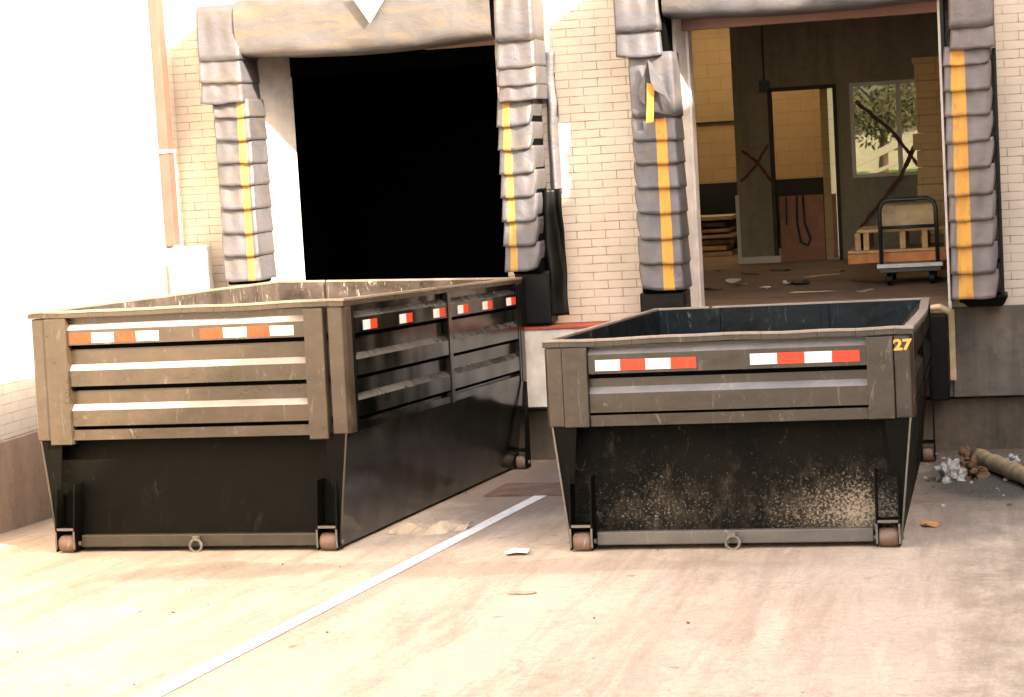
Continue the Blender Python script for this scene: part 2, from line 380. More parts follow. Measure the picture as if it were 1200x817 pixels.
# ------------------------------------------------------------------ setting
SL = .0367; Z0 = -2.123
def gz(y): return Z0 - max(min(y, 18.9), -8)*math.tan(SL)
YW = 18.5; XS = -7.75; FL = -1.475
g = MB()
ys = [-140, -8, 18.9]
for a, b in zip(ys, ys[1:]):
    for x0, x1 in ((-120, 120),):
        g.quadmesh([(x0, a, gz(a)), (x1, a, gz(a)), (x1, b, gz(b)), (x0, b, gz(b))], [(0, 1, 2, 3)])
tag(g.build('ground', M['ground'], fixn=False), kind='structure')
l = MB()
n = 24
for i in range(n):
    a = 2+(16.3-2)*i/n; b = 2+(16.3-2)*(i+1)/n
    def lx(y): return -4.05+(y-8.83)*.047
    w = .055
    l.quadmesh([(lx(a)-w, a, gz(a)+.005), (lx(a)+w, a, gz(a)+.005), (lx(b)+w, b, gz(b)+.005), (lx(b)-w, b, gz(b)+.005)], [(0, 1, 2, 3)])
tag(l.build('painted_line', M['line'], fixn=False), kind='structure')

# dock building
B = empty('dock_building', 'cream brick building with two loading docks in its wall', 'building', loc=(0, YW, 0))
def bpart(mb, name, mat, parent=None, **k):
    o = mb.build(name, mat, parent or B, **k)
    if not parent: o.matrix_parent_inverse = Matrix.Translation((0, -YW, 0))
    return o
D1 = (-6.95, -4.5); D2 = (-2.80, -.41); DT = 1.42; BT = 5.0; XR = 6.0
w = MB(); T = .35
w.box(XS-.4, D1[0], YW, YW+T, FL-.012, BT); w.box(D1[1], D2[0], YW, YW+T, FL-.012, BT); w.box(D2[1], XR, YW, YW+T, FL-.012, BT)
w.box(D1[0], D1[1], YW, YW+T, DT, BT); w.box(D2[0], D2[1], YW, YW+T, DT, BT)
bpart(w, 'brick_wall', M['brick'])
w = MB(); w.box(-.41, XR, YW-.015, YW+T, -2.305, FL-.014); w.box(XS-.4, -3.05, YW+.01, YW+T, -2.305, FL-.014); w.box(-3.05, -.41, YW+.03, YW+T, -2.305, FL-.014)
bpart(w, 'concrete_band', M['wall_conc'], bevel=.008)
w = MB(); w.box(XS-.4, XR, YW+.10, YW+T, gz(18.5)-.1, -2.33); bpart(w, 'lower_foundation', M['low_conc'], bevel=.01)
w = MB(); w.box(XS-.4, XR, YW+.2, YW+T-.02, -2.335, -2.3); bpart(w, 'joint', M['backing'])
# ledge between the bays
w = MB(); w.box(-4.32, -3.10, 18.21, YW+.008, -2.25, -1.52); lf = bpart(w, 'dock_ledge', M['ledge_face'], bevel=.006)
w = MB(); w.box(-4.34, -3.08, 18.19, YW-.003, -1.518, -1.49); o = w.build('ledge_top', M['red_paint'], lf, bevel=.004)
# jambs
w = MB()
w.prism([(-6.98, 18.47, FL), (-6.93, 18.47, FL), (-6.68, 18.93, FL), (-6.98, 18.93, FL)], [(-6.98, 18.47, DT-.05), (-6.93, 18.47, DT-.05), (-6.68, 18.93, DT-.05), (-6.98, 18.93, DT-.05)])
bpart(w, 'door_jamb', M['jamb'], bevel=.006)
w = MB()
w.prism([(-2.83, 18.45, FL), (-2.78, 18.45, FL), (-2.71, 18.62, FL), (-2.83, 18.62, FL)], [(-2.83, 18.45, DT-.05), (-2.78, 18.45, DT-.05), (-2.71, 18.62, DT-.05), (-2.83, 18.62, DT-.05)])
w.box(-2.83, -2.69, 18.63, 18.86, FL, DT-.05)
bpart(w, 'door_jamb', M['jamb'], bevel=.006)
w = MB(); w.box(-.425, -.395, 18.3, 18.9, FL-.01, DT-.05); bpart(w, 'door_jamb', M['jamb'], bevel=.004)
w = MB(); w.box(-5.2, D1[1], 18.55, 18.62, 1.16, 1.24); bpart(w, 'door_lintel', M['rust_pipe'], bevel=.004)
w = MB(); w.box(D2[0], D2[1], 18.55, 18.62, 1.16, 1.26); bpart(w, 'door_lintel', M['rust_pipe'], bevel=.004)
# interior floor and dark bay
w = MB(); w.box(XS-.4, XR, YW+.02, 31.6, FL-.3, FL)
bpart(w, 'dock_floor', M['floor_in'])
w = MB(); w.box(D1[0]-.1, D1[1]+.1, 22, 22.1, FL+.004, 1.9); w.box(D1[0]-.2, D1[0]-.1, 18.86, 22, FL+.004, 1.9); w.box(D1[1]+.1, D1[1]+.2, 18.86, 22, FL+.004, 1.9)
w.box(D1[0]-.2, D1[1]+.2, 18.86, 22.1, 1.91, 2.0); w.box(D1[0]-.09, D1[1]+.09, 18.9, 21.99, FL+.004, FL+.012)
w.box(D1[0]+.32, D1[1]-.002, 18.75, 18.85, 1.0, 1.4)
bpart(w, 'dark_bay', M['dark_room'])  # darkness of the unlit bay put into a near-black colour
# right room
w = MB()
w.box(-4.2, XR, 18.87, 22.6, 1.95, 2.05); w.box(-4.2, -3.2, 22.6, 25.0, 1.95, 2.05); w.box(-1.2, XR, 22.6, 25.0, 1.95, 2.05); w.box(-4.2, XR, 25.0, 27.1, 1.95, 2.05)
w.box(-8, -2.2, 27.11, 27.6, 2.3, 2.4); w.box(-8, -5.4, 27.6, 30.4, 2.3, 2.4); w.box(-8, -2.2, 30.4, 31.6, 2.3, 2.4)
bpart(w, 'ceiling', M['ceiling'])
w = MB(); w.box(-3.2, -1.2, 22.6, 25.0, 1.99, 2.0); bpart(w, 'added_skylight', M['added_skylight'])  # unseen panel, added to brighten the room
w = MB(); w.box(-5.4, -2.2, 27.6, 30.4, 2.34, 2.35); bpart(w, 'added_skylight', M['added_skylight'])  # likewise added, for more light in the back room
w = MB(); w.box(-.35, -.2, 18.87, 27, FL, 1.95); bpart(w, 'room_wall', M['brick_far'])
w = MB(); w.box(-4.33, -4.2, 22.2, 27, FL, 1.95); bpart(w, 'room_wall', M['brick_far'])
w = MB(); px0, px1 = -3.34, XR
PY0, PY1 = 27.0, 27.12
dx0, dx1, dz1 = -2.83, -2.02, .80; wx0, wx1, wz0, wz1 = -1.80, -.62, -.405, .845
w.box(px0, dx0, PY0, PY1, FL, 1.95); w.box(dx0, dx1, PY0, PY1, dz1, 1.95); w.box(dx1, wx0, PY0, PY1, FL, 1.95)
w.box(wx0, wx1, PY0, PY1, FL, wz0); w.box(wx0, wx1, PY0, PY1, wz1, 1.95); w.box(wx1, px1, PY0, PY1, FL, 1.95)
pw = bpart(w, 'partition_wall', M['olive'])
w = MB(); w.box(px0-.03, px0+.02, PY0-.02, PY1+.02, FL, -.55); w.box(px0-.02, dx0+.03, PY0-.03, PY0-.002, FL, FL+.09); w.build('skirting', M['white_paint'], pw, bevel=.003)
w = MB(); t = .05
w.box(dx0-t, dx0, PY0-.02, PY1, FL, dz1+t); w.box(dx1, dx1+t, PY0-.02, PY1, FL, dz1+t); w.box(dx0, dx1, PY0-.02, PY1, dz1, dz1+t)
w.build('door_frame', M['ceiling'], pw, bevel=.003)
w = MB(); t = .05
w.box(wx0, wx1, PY0-.03, PY0+.03, wz0, wz0+t); w.box(wx0, wx1, PY0-.03, PY0+.03, wz1-t, wz1)
w.box(wx0, wx0+t, PY0-.031, PY0+.03, wz0+t, wz1-t); w.box(-1.20, -1.14, PY0-.031, PY0+.03, wz0+t, wz1-t); w.box(wx1-t, wx1, PY0-.031, PY0+.03, wz0+t, wz1-t)
w.build('window_frame', M['white_paint'], pw, bevel=.003)
w = MB(); w.box(wx0+t, wx1-t, PY0+.012, PY0+.016, wz0+t, wz1-t); w.build('window_pane', M['glass'], pw)
def stroke(pts, r):
    mb = MB(); P = []
    for a, b in zip(pts, pts[1:]):
        for k in range(6): P.append(Vector(a).lerp(Vector(b), k/6)+Vector((0, 0, random.uniform(-.012, .012))))
    P.append(Vector(pts[-1]))
    for i in range(len(P)-1):
        a, b = P[i], P[i+1]; rr = r*random.uniform(.7, 1.2)
        mb.bar(a, b+(b-a)*.15, .006, rr*2, up=(b-a).cross(Vector((0, 1, 0))))
    return mb
for pts, r in (([(-3.25, 26.985, .05), (-3.05, 26.985, -.12), (-2.86, 26.985, -.40)], 0.019),
               ([(-2.90, 26.98, .11), (-3.08, 26.98, -.18), (-3.28, 26.98, -.36)], 0.018),
               ([(-1.72, 26.965, .60), (-1.25, 26.965, .17), (-.95, 26.965, -.28)], 0.023),
               ([(-.95, 26.96, .02), (-1.18, 26.96, -.42), (-1.5, 26.96, -.8), (-1.72, 26.96, -1.06)], .027)):
    stroke(pts, r).build('graffiti_stroke', M['graffiti'], pw)
w = MB(); w.tube([(-2.905, 26.93, 1.93), (-2.905, 26.93, .95)], .012, 6); w.box(-2.97, -2.84, 26.90, 26.99, .82, .95)
w.build('alarm_box', M['cart_steel'], pw, bevel=.01)
# back room walls: tan over a black dado
w = MB(); w.box(-8, -2.2, 31.0, 31.15, FL, 2.3); bpart(w, 'back_wall', M['brick_in'])
w = MB(); w.box(-8, -2.21, 30.985, 30.997, FL, -.425); w.box(-2.212, -2.202, 27.13, 30.98, FL, -.425); w.box(-3.3, -2.21, 30.0, 30.1, -.62, -.41); bpart(w, 'dado', M['black_dado'])
w = MB(); w.box(-2.2, -2.1, 27.13, 31.15, FL, 2.3); bpart(w, 'back_room_wall', M['brick_in'])
w = MB(); w.box(-8, -7.9, 20, 31, FL, 2.3); bpart(w, 'back_room_wall', M['brick_in'])
w = MB(); w.box(-4.6, -3.66, 30.96, 30.983, .49, .52); bpart(w, 'rail', M['black_dado'])
w = MB(); w.box(-2.80, -2.04, 27.14, 27.18, FL+.01, -.60); lp = bpart(w, 'half_door', M['red_panel'], bevel=.004)
mb = MB(); mb.tube([(-2.56, 27.10, -.6), (-2.57, 27.10, -.95), (-2.53, 27.10, -1.22), (-2.44, 27.10, -1.27), (-2.40, 27.10, -1.18), (-2.47, 27.10, -.98), (-2.48, 27.10, -.6)], .018, 7)
mb.tube([(-2.70, 27.10, -.6), (-2.71, 27.10, -.98)], .012, 6)
tag(mb.build('hanging_cable', M['cart_steel'], smooth=True), 'black looped cable hanging over the brown half door inside the open bay', 'cable')
# broken block pier right
w = MB(); z = FL; i = 0
while z < 1.0:
    h = .2 if z+.2 < 1.0 else 1.0-z
    w.box(-.86+random.uniform(-.035, .03), -.36, 24.0, 24.25, z, z+h-.006); z += h; i += 1
w.box(-.80, -.38, 24.03, 24.24, FL, .995)
bpart(w, 'block_pier', M['brick_in'], bevel=.01)
# roof slab so that daylight comes in only by the openings
w = MB()
for a0, a1, b0, b1 in ((XS-.4, XR, YW+.36, 22.6), (XS-.4, -3.2, 22.6, 25), (-1.2, XR, 22.6, 25), (XS-.4, XR, 25, 27.6), (XS-.4, -5.4, 27.6, 30.4), (-2.2, XR, 27.6, 30.4), (XS-.4, XR, 30.4, 31.6)):
    w.box(a0, a1, b0, b1, 2.42, 2.6)
bpart(w, 'roof', M['ceiling'])

# side wall on the left
SW = empty('side_wall', 'sunlit white brick wall on the left above a concrete base', 'wall', loc=(XS, 5, 0))
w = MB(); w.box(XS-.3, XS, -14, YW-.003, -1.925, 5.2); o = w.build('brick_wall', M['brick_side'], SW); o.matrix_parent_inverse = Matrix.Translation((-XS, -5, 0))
w = MB(); w.box(XS-.3, XS+.03, -14, YW-.004, gz(18.5)-.2, -1.93); o = w.build('concrete_base', M['base_conc'], SW, bevel=.01); o.matrix_parent_inverse = Matrix.Translation((-XS, -5, 0))
# neighbouring building on the right, outside the frame: its long roof edge throws the shade over the yard
NB = empty('neighbour_building', 'brown brick building along the right side of the yard', 'building', loc=(XR, 0, 0))
w = MB(); w.box(XR, XR+8, -32, YW+.4, -3.2, 6.15); o = w.build('wall', M['brick_far'], NB); o.matrix_parent_inverse = Matrix.Translation((-XR, 0, 0))
w = MB(); w.box(XR-.003, XR+8, -32, YW+.4, 6.153, 6.43); o = w.build('parapet', M['far_white'], NB); o.matrix_parent_inverse = Matrix.Translation((-XR, 0, 0))

# downpipe and cabinet in the corner
w = MB(); w.box(XS+.002, XS+.10, 18.0, 18.15, -.56, 5.0); dp = w.build('downpipe', M['rust_pipe'], bevel=.006)
tag(dp, 'pinkish brown rectangular downpipe on the left wall near the corner', 'downpipe')
w = MB(); w.box(XS-.0+.002, XS+.112, 17.985, 18.165, .33, .36); w.build('pipe_bracket', M['white_paint'], dp)
w = MB(); w.box(XS+.004, -7.40, 17.95, 18.30, gz(18), -.58); cb = w.build('white_cabinet', M['white_paint'], bevel=.01)
tag(cb, 'white cabinet standing in the corner below the downpipe', 'cabinet')
w = MB(); w.box(XS+.02, XS+.045, 17.935, 17.948, -1.5, -.75); w.build('hinge_strip', M['rust_pipe'], cb)

# ------------------------------------------------------------------ dock seals
def flap_mesh(xo, xi, zt, zb, sx0, sx1, mats, side, seed, yf=18.03, flare=.035, narrow=0, tilt=0):
    """one overlapping canvas flap wrapping the foam pad; xo = outer edge, xi = opening edge"""
    lo, hi = min(xo, xi), max(xo, xi)
    prof = []                                       # plan outline, from wall round the front to the wall
    ch = .022
    pts = [(lo, 18.46), (lo, yf+ch), (lo+ch*.7, yf), (hi-ch*.7, yf), (hi, yf+ch), (hi, 18.46)]
    N = 26
    L = [0]
    for a, b in zip(pts, pts[1:]): L.append(L[-1]+math.dist(a, b))
    def at(t):
        d = t*L[-1]
        for i in range(len(pts)-1):
            if d <= L[i+1]+1e-9:
                k = (d-L[i])/(L[i+1]-L[i]); return pts[i][0]+(pts[i+1][0]-pts[i][0])*k, pts[i][1]+(pts[i+1][1]-pts[i][1])*k
        return pts[-1]
    cx = (lo+hi)/2
    osg = -1 if xo < xi else 1                      # which way the outer edge faces
    def fn(u, v):                                   # v 0 top, 1 bottom
        x, y = at(u); z = zt+(zb-zt)*v
        front = max(0, min(1, (18.46-y)/.35))
        side = max(0, min(1, ((x-cx)*osg)/((hi-lo)/2)))
        rnd = random.Random(int(seed*97)).uniform(.7, 1.3)
        x = cx+(x-cx)*(1+.09*(v-.25))
        x -= osg*side**2*.06*rnd*max(0, v-.25)**1.3*(1 if narrow else .35)     # outer edge tucks in towards the hem
        y -= flare*(v-.2)*front
        z += tilt*(x-cx) + .010*side**3*v - .006*math.sin(u*math.pi)*v
        wv = nz3((x*3+seed*3.1, y*3, z*4), 1)*.013*front + nz3((x*11+seed, y*7, z*5), 1)*.005*front
        wv += .008*front*math.sin(v*3.14)*math.sin(x*40+seed)
        z += nz3((x*6, seed*7.7, 0), 1)*.012*(v > .85)
        return (x, y-wv, z)
    mb = MB()
    def mi(u, v):
        x, y = at(u)
        return 1 if (sx0 <= x <= sx1 and y < 18.2) else 0
    mb.grid(fn, N*2, 8, mi)
    return mb

seal_names = {}
def dock_seal(label, cols, head):
    root = empty('dock_seal', label, 'dock seal', loc=(0, 18.45, -1.4), group='canvas dock seals round the loading doors')
    inv = Matrix.Translation((0, -18.45, 1.4))
    for (xo, xi, stripe, zs, wide, mat, ymat, nwide, nst) in cols:
        lo, hi = min(xo, xi), max(xo, xi)
        p = MB(); p.box(lo+(.012 if xo < xi else .05), hi-(.05 if xo < xi else .012), 18.075, 18.495, zs[-1]-.04, zs[0]+.03)
        pad = p.build('side_pad', M['backing'], root, bevel=.02); pad.matrix_parent_inverse = inv
        for i in range(len(zs)-1):
            a, b = (wide if i < nwide else (xo, xi))
            st = stripe if i >= nst else (9, 9)
            mb = flap_mesh(a, b, zs[i]+.03, zs[i+1], st[0], st[1], None, 0, i+abs(xo)*3, flare=.040 if i >= nwide else .030,
                           yf=18.03 if i >= nwide else 17.99, narrow=.03 if i >= nwide else .0, tilt=random.uniform(-.02, .02))
            o = mb.build('flap', [mat, ymat], pad, smooth=True, solid=.007); o.data.set_sharp_from_angle(angle=rad(24))
    hx0, hx1, hz0, hz1, sag, hm = head
    hb = MB()
    def fn(u, v):
        x = hx0+(hx1-hx0)*u; ang = v*2*math.pi
        s = math.sin(math.pi*u)
        cz = (hz0+hz1)/2 - sag*s*.5; rz = (hz1-hz0)/2 + sag*s*.5; cy = 18.24; ry = .26
        ca, sa = math.cos(ang), math.sin(ang)
        pw_ = .34
        y = cy+ry*math.copysign(abs(ca)**pw_, ca); z = cz+rz*math.copysign(abs(sa)**pw_, sa)
        f = nz3((x*1.1+z*1.5, z*1.2, y), 1)*.035+nz3((x*2.2+z*4, z*2, y*2), 1)*.022
        rip = .006*math.sin((x*.8+z*1.9)*9+nz3((x*2, z*2, 3), 1)*3)*(1 if y < 18.2 else .2)
        return (x, min(18.49, y-abs(f)-rip), z+f*.35)
    hb.grid(fn, 90, 40)
    h = hb.build('header_pad', hm, root, smooth=True); h.matrix_parent_inverse = inv
    return root, h, inv

def zlist(px, ys_): return [U(px, y, 18.03).z for y in ys_]
z1L = zlist(262, [10, 71, 97, 121, 138, 165, 192, 218, 246, 274, 301, 330])
z1R = zlist(610, [-30, 48, 79, 100, 118, 147, 175, 203, 231, 259, 288, 317])
z2L = zlist(755, [-40, 37, 66, 138, 165, 193, 222, 251, 281, 310, 340])
z2R = zlist(1140, [-45, 32, 57, 75, 105, 135, 166, 197, 228, 258, 288, 320, 350])
root1, head1, inv1 = dock_seal('sunlit grey canvas dock seal with yellow edge stripes round the black door opening',
    [(-7.18, -6.82, (-6.93, -6.86), z1L, (-7.27, -6.86), M['canvas'], M['yellow_pale'], 3, 3),
     (-4.07, -4.40, (-4.345, -4.27), z1R, (-4.01, -4.36), M['canvas'], M['yellow_pale'], 4, 4)],
    (-6.88, -4.40, 1.19, 1.72, .05, M['canvas_head']))
root2, head2, inv2 = dock_seal('torn grey canvas dock seal with yellow stripes round the open room on the right',
    [(-3.16, -2.76, (-2.93, -2.83), z2L, (-3.26, -2.86), M['canvas'], M['yellow'], 2, 3),
     (.02, -.375, (-.32, -.205), z2R, (.06, -.31), M['canvas_dark'], M['yellow'], 2, 2)],
    (-2.82, -.30, 1.26, 1.80, .05, M['canvas']))
# white downward triangle on the left header
tz = [U(410, 0, 17.9), U(455, -3, 17.9), U(433, 27, 17.9)]
w = MB()
def tri(k):
    a, b, c = tz
    return a, b, c
dA = Vector((0, -.006, 0))
a, b, c = [Vector((q.x, 17.92, q.z)) for q in tz]; a.z += .05; b.z += .05
w.prism([a, b, c], [a+dA, b+dA, c+dA])
o = w.build('white_triangle', M['white_paint'], head1); 
# side sheets hanging from the right pad of the left seal
def sheet(name, mat, x0, x1, z0_, z1_, y, root, inv, seed, amp=.03):
    mb = MB()
    def fn(u, v):
        x = x0+(x1-x0)*u; z = z0_+(z1_-z0_)*v
        f = nz3((x*9+seed, z*1.5, seed), 1)*amp+math.sin(x*60+z*3+seed)*.008
        return (x+nz3((seed, z*3, 1), 1)*.02, y-.05*math.sin(u*math.pi)-f, z)
    mb.grid(fn, 14, 40); o = mb.build(name, mat, root, smooth=True, solid=.008)
    o.matrix_parent_inverse = inv
    return o
sheet('side_sheet', M['canvas'], -4.03, -3.93, -.27, 1.05, 18.47, root1, inv1, 2, .01)
sheet('skirt', M['rubber'], -4.12, -3.89, -1.40, -.22, 18.30, root1, inv1, 5, .07)
w = MB(); w.box(-4.36, -4.03, 18.16, 18.46, -1.47, z1R[-1]-.02); o = w.build('rubber_foot', M['rubber'], root1, bevel=.02); o.matrix_parent_inverse = inv1
w = MB(); w.box(-3.18, -2.76, 18.1, 18.46, -1.44, z2L[-1]-.03); o = w.build('rubber_foot', M['rubber'], root2, bevel=.02); o.matrix_parent_inverse = inv2
w = MB(); w.prism([(-.36, 18.03, -1.36), (.10, 18.03, -1.36), (.10, 18.46, -1.36), (-.36, 18.46, -1.36)], [(-.25, 18.1, -1.465), (.05, 18.1, -1.465), (.05, 18.46, -1.465), (-.25, 18.46, -1.465)])
o = w.build('rubber_foot', M['rubber'], root2, bevel=.02); o.matrix_parent_inverse = inv2
w = MB(); w.box(.035, .065, 18.12, 18.49, -1.4, z2R[2]); o = w.build('edge_strip', M['rubber'], root2, bevel=.005); o.matrix_parent_inverse = inv2
w = MB(); w.box(-.40, -.365, 18.12, 18.49, -1.4, 1.35); o = w.build('edge_strip', M['rubber'], root2, bevel=.005); o.matrix_parent_inverse = inv2
# torn patch on the left pad of the right seal: grey lining, dark hole, yellow strip, folded-over corner
def poly(pix, y, t=.008, bend=0):
    q = [U(a, b, y) for a, b in pix]
    if bend:
        zt_ = max(p.z for p in q)
        for p in q: p.y -= bend*(zt_-p.z)
    d = Vector((0, t, 0)); m_ = MB(); m_.prism(q, [p+d for p in q]); return m_
for nm_, pix, yy, mt, bd in (('tear', [(759, 71), (753, 92), (747, 108), (751, 119), (758, 125), (768, 131), (780, 134), (788, 134), (785, 122), (778, 108), (768, 90)], 17.945, 'tear', 0),
                         ('lining_strip', [(758, 97), (767, 99), (766, 120), (766, 143), (757, 144), (758, 120)], 17.93, 'yellow', 0),
                                                  ('loose_corner', [(759, 70), (765, 76), (777, 98), (788, 122), (780, 112), (768, 106), (763, 96)], 17.925, 'canvas', .12)):
    o = poly(pix, yy, bend=bd).build(nm_, M[mt], root2); o.matrix_parent_inverse = inv2

# wall bolts
for i, (px, py) in enumerate(((646, 88), (657, 330), (1171, 305))):
    p = U(px, py, 18.47); w = MB(); w.tube([(p.x, 18.44, p.z), (p.x, 18.5, p.z)], .018, 8); w.box(p.x-.03, p.x+.03, 18.485, 18.498, p.z-.02, p.z+.02)
    o = w.build('wall_bolt', M['cart_steel'], B); o.matrix_parent_inverse = Matrix.Translation((0, -YW, 0))

# dock bumper and angle iron of the right bay
w = MB(); w.box(-.62, -.445, 18.22, 18.50, -2.30, -1.53)
tag(w.build('dock_bumper', M['rubber'], bevel=.012), 'black rubber dock bumper below the right door corner', 'dock bumper')
w = MB(); w.tube([(-.62, 18.25, -1.47), (-.50, 18.22, -1.455), (-.42, 18.24, -1.50)], .028, 8); w.bar((-.405, 18.42, -1.50), (-.41, 18.42, -2.14), .055, .03)
tag(w.build('corner_guard', M['wood_pale'], bevel=.004), 'bent pale steel corner guard beside the black dock bumper', 'corner guard')
# drain grate between the containers
w = MB(); y0, y1 = 15.95, 16.75
for k in range(12):
    yy = y0+k*(y1-y0)/12; w.box(-4.2, -3.45, yy, yy+.035, gz(yy)+.002, gz(yy)+.016)
w.box(-4.2, -3.45, y0, y1, gz(y1)-.02, gz(y1)+.004)
tag(w.build('drain_grate', plain('rusty_grate', (.17, .10, .07), .8, .4, 6)), 'rusty brown drain grate in the ground between the two containers', 'grate')

# ------------------------------------------------------------------ containers
def container(label, loc, ang, h, p, ribs, mats, LL=4.77, extra=None, bulge=0, warp=0, railw=.045):
    Wd = 2.44
    mat = Matrix.Translation(loc) @ Matrix.Rotation(-SL, 4, 'X') @ Matrix.Rotation(ang, 4, 'Z')
    root = empty('roll_off_container', label, 'container', mat, group='black roll-off containers at the loading docks')
    rec = .055
    fp, sp_, hp, inn, rim, barm, front_hull = (mats[k] for k in ('panel', 'side', 'hull', 'inner', 'rim', 'bar', 'endplate'))
    rt = h-.055
    def sheet_bands(box, sg, base, rc):          # box(depth0, depth1, w0, w1)
        cuts = [p]
        for wb, wt in sorted(ribs): cuts += [wb-.034, wb+.02]
        cuts.append(rt)
        for i in range(0, len(cuts)-1):
            if i % 2 == 0: box(*sorted((base+sg*rc, base+sg*(rc+.008))), cuts[i], cuts[i+1], 0)
            else: box(*sorted((base+sg*(rc+.014), base+sg*(rc+.018))), cuts[i]-.004, cuts[i+1]+.004, 1)  # slot below each rib: its shade painted in as a black strip
    def ribs_on(q, base, sg, rc, a0, a1, ax):          # boxed ribs: face, sloping dusty shelf with painted-in light, underside with painted-in shade
        n0 = base+sg*.008; n1 = base+sg*(rc-.001)
        for wb, wt in ribs:
            L4 = [(n0, wb), (n0, wt), (n1, wt+.042), (n1, wb-.002)]
            f3 = (lambda a, d, w_: (a, d, w_)) if ax == 'u' else (lambda a, d, w_: (d, a, w_))
            vs_ = [f3(a0, d, w_) for d, w_ in L4]+[f3(a1, d, w_) for d, w_ in L4]
            q.quadmesh(vs_, [(0, 1, 5, 4), (0, 3, 2, 1), (4, 5, 6, 7)], 0)
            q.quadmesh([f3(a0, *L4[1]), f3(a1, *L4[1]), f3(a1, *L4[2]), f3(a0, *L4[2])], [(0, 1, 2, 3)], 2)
            q.quadmesh([f3(a0, *L4[0]), f3(a1, *L4[0]), f3(a1, *L4[3]), f3(a0, *L4[3])], [(0, 1, 2, 3)], 1)
    def panel(front, v):                    # front/rear panels at depth v
        sg = 1 if front else -1
        q = MB(); u0, u1 = .30, Wd-.30; rc = rec if front else .03
        sheet_bands(lambda a, b, c_, d, k: q.box(.05, Wd-.05, a, b, c_, d, k), sg, v, rc)
        ribs_on(q, v, sg, rc, u0, u1, 'u')
        q.box(u0, u1, *sorted((v+sg*.012, v+sg*(rc-.002))), p-.012, p+.062)
        return q
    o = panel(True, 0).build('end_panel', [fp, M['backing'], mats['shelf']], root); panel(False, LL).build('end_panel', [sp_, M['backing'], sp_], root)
    # inner skin
    lw = p+.012; q = MB(); lz = rt+.036
    q.box(.052, Wd-.09, LL-.062, LL-.056, lw, lz); q.box(.048, .054, .16, LL-.063, lw, lz); q.box(Wd-.088, Wd-.08, .16, LL-.063, lw, lz)
    q.box(.14, Wd-.14, .085, .091, lw, lz); q.box(.05, Wd-.05, .21, LL-.04, p-.03, p-.004)
    q.box(.54, .60, LL-.085, LL-.063, lw, lz); q.box(1.50, 1.56, LL-.085, LL-.063, lw, lz)
    q.v = [(x, y, z+(warp*(y/LL)*(1-x/Wd) if z > lw+.01 else 0)) for x, y, z in q.v]
    q.build('inner_lining', inn, root)
    # sides
    mid = LL*.52
    for side in (0, 1):
        u = 0 if side == 0 else Wd; sg = 1 if side == 0 else -1
        rc = .03 if side == 0 else rec
        q = MB(); sheet_bands(lambda a, b, c_, d, k: q.box(a, b, .152, LL-.05, c_, d, k), sg, u, rc)
        for a0, a1 in ((.24, mid-.05), (mid+.05, LL-.21)):
            ribs_on(q, u, sg, rc, a0, a1, 'v')
            q.box(*sorted((u+sg*.012, u+sg*(rc-.002))), a0, a1, p-.01, p+.04)
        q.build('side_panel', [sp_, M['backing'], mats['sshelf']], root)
        q = MB(); q.box(*sorted((u+sg*.001, u+sg*(rc-.001))), mid-.048, mid+.048, p-.02, rt); q.build('side_post', sp_, root, bevel=.008)
        q = MB(); q.box(*sorted((u+sg*.003, u+sg*(rc-.001))), .165, .215, p-.02, rt); q.build('side_post', sp_, root, bevel=.006)
        q = MB(); q.box(*sorted((u+sg*.003, u+sg*(rc-.001))), LL-.20, LL-.15, p-.02, rt); q.build('side_post', sp_, root, bevel=.006)
        # hull side, tapering in towards the ground
        ti = .03; bi = .125
        q = MB(); e = .012
        z_top = p-.002
        q.prism([(u+sg*ti, .02, z_top), (u+sg*(ti+e), .02, z_top), (u+sg*(bi+e), .02, .03), (u+sg*bi, .02, .03)],
                [(u+sg*ti, LL-.02, z_top), (u+sg*(ti+e), LL-.02, z_top), (u+sg*(bi+e), LL-.02, .03), (u+sg*bi, LL-.02, .03)])
        q.build('hull_side', sp_, root, bevel=.003)
        # gusset plate joining the tapering corner to the roller bracket
        q = MB(); g2 = [(u+sg*.032, p-.006), (u+sg*.20, p-.006), (u+sg*.165, .46), (u+sg*.138, .46), (u+sg*.128, .04), (u+sg*.12, .04)]
        q.prism([(a, .016, b) for a, b in g2], [(a, .026, b) for a, b in g2]); q.build('corner_gusset', hp, root)
        q = MB(); q.bar((u+sg*.034, .012, p-.01), (u+sg*.122, .012, .05), .012, .008, up=(0, 1, 0)); q.build('gusset_edge', mats['gedge'], root)
        # corner posts
        q = MB(); q.prism([(u+sg*.0, .035, p-.01), (u+sg*.02, .005, p-.01), (u+sg*.125, .0, p-.01), (u+sg*.125, .06, p-.01), (u+sg*.06, .15, p-.01), (u, .15, p-.01)],
                          [(u+sg*.0, .035, rt), (u+sg*.02, .005, rt), (u+sg*.125, .0, rt), (u+sg*.125, .06, rt), (u+sg*.06, .15, rt), (u, .15, rt)])
        q.build('corner_post', fp, root, bevel=.007)
        q = MB(); q.box(*sorted((u+sg*.0, u+sg*.045)), LL-.14, LL, p-.02, rt); q.build('corner_post', sp_, root, bevel=.008)
        q = MB(); q.box(*sorted((u+sg*(.155 if (h > 1.6 and side) else .127), u+sg*.298)), -.018, .07, p-(.042 if h > 1.6 else .014), rt-.004); q.build('end_post', fp, root, bevel=.006)
    # top rail: body in the panel colour with a worn cap
    q = MB(); n = 16
    def lift(x, y): return warp*(y/LL)*(1-x/Wd)
    def seg(x0, x1, y0, y1, z0_, z1_, mi):
        pts = ((x0, y0), (x1, y0), (x1, y1), (x0, y1))
        q.prism([(a, b, z0_+lift(a, b)) for a, b in pts], [(a, b, z1_+lift(a, b)) for a, b in pts], mi)
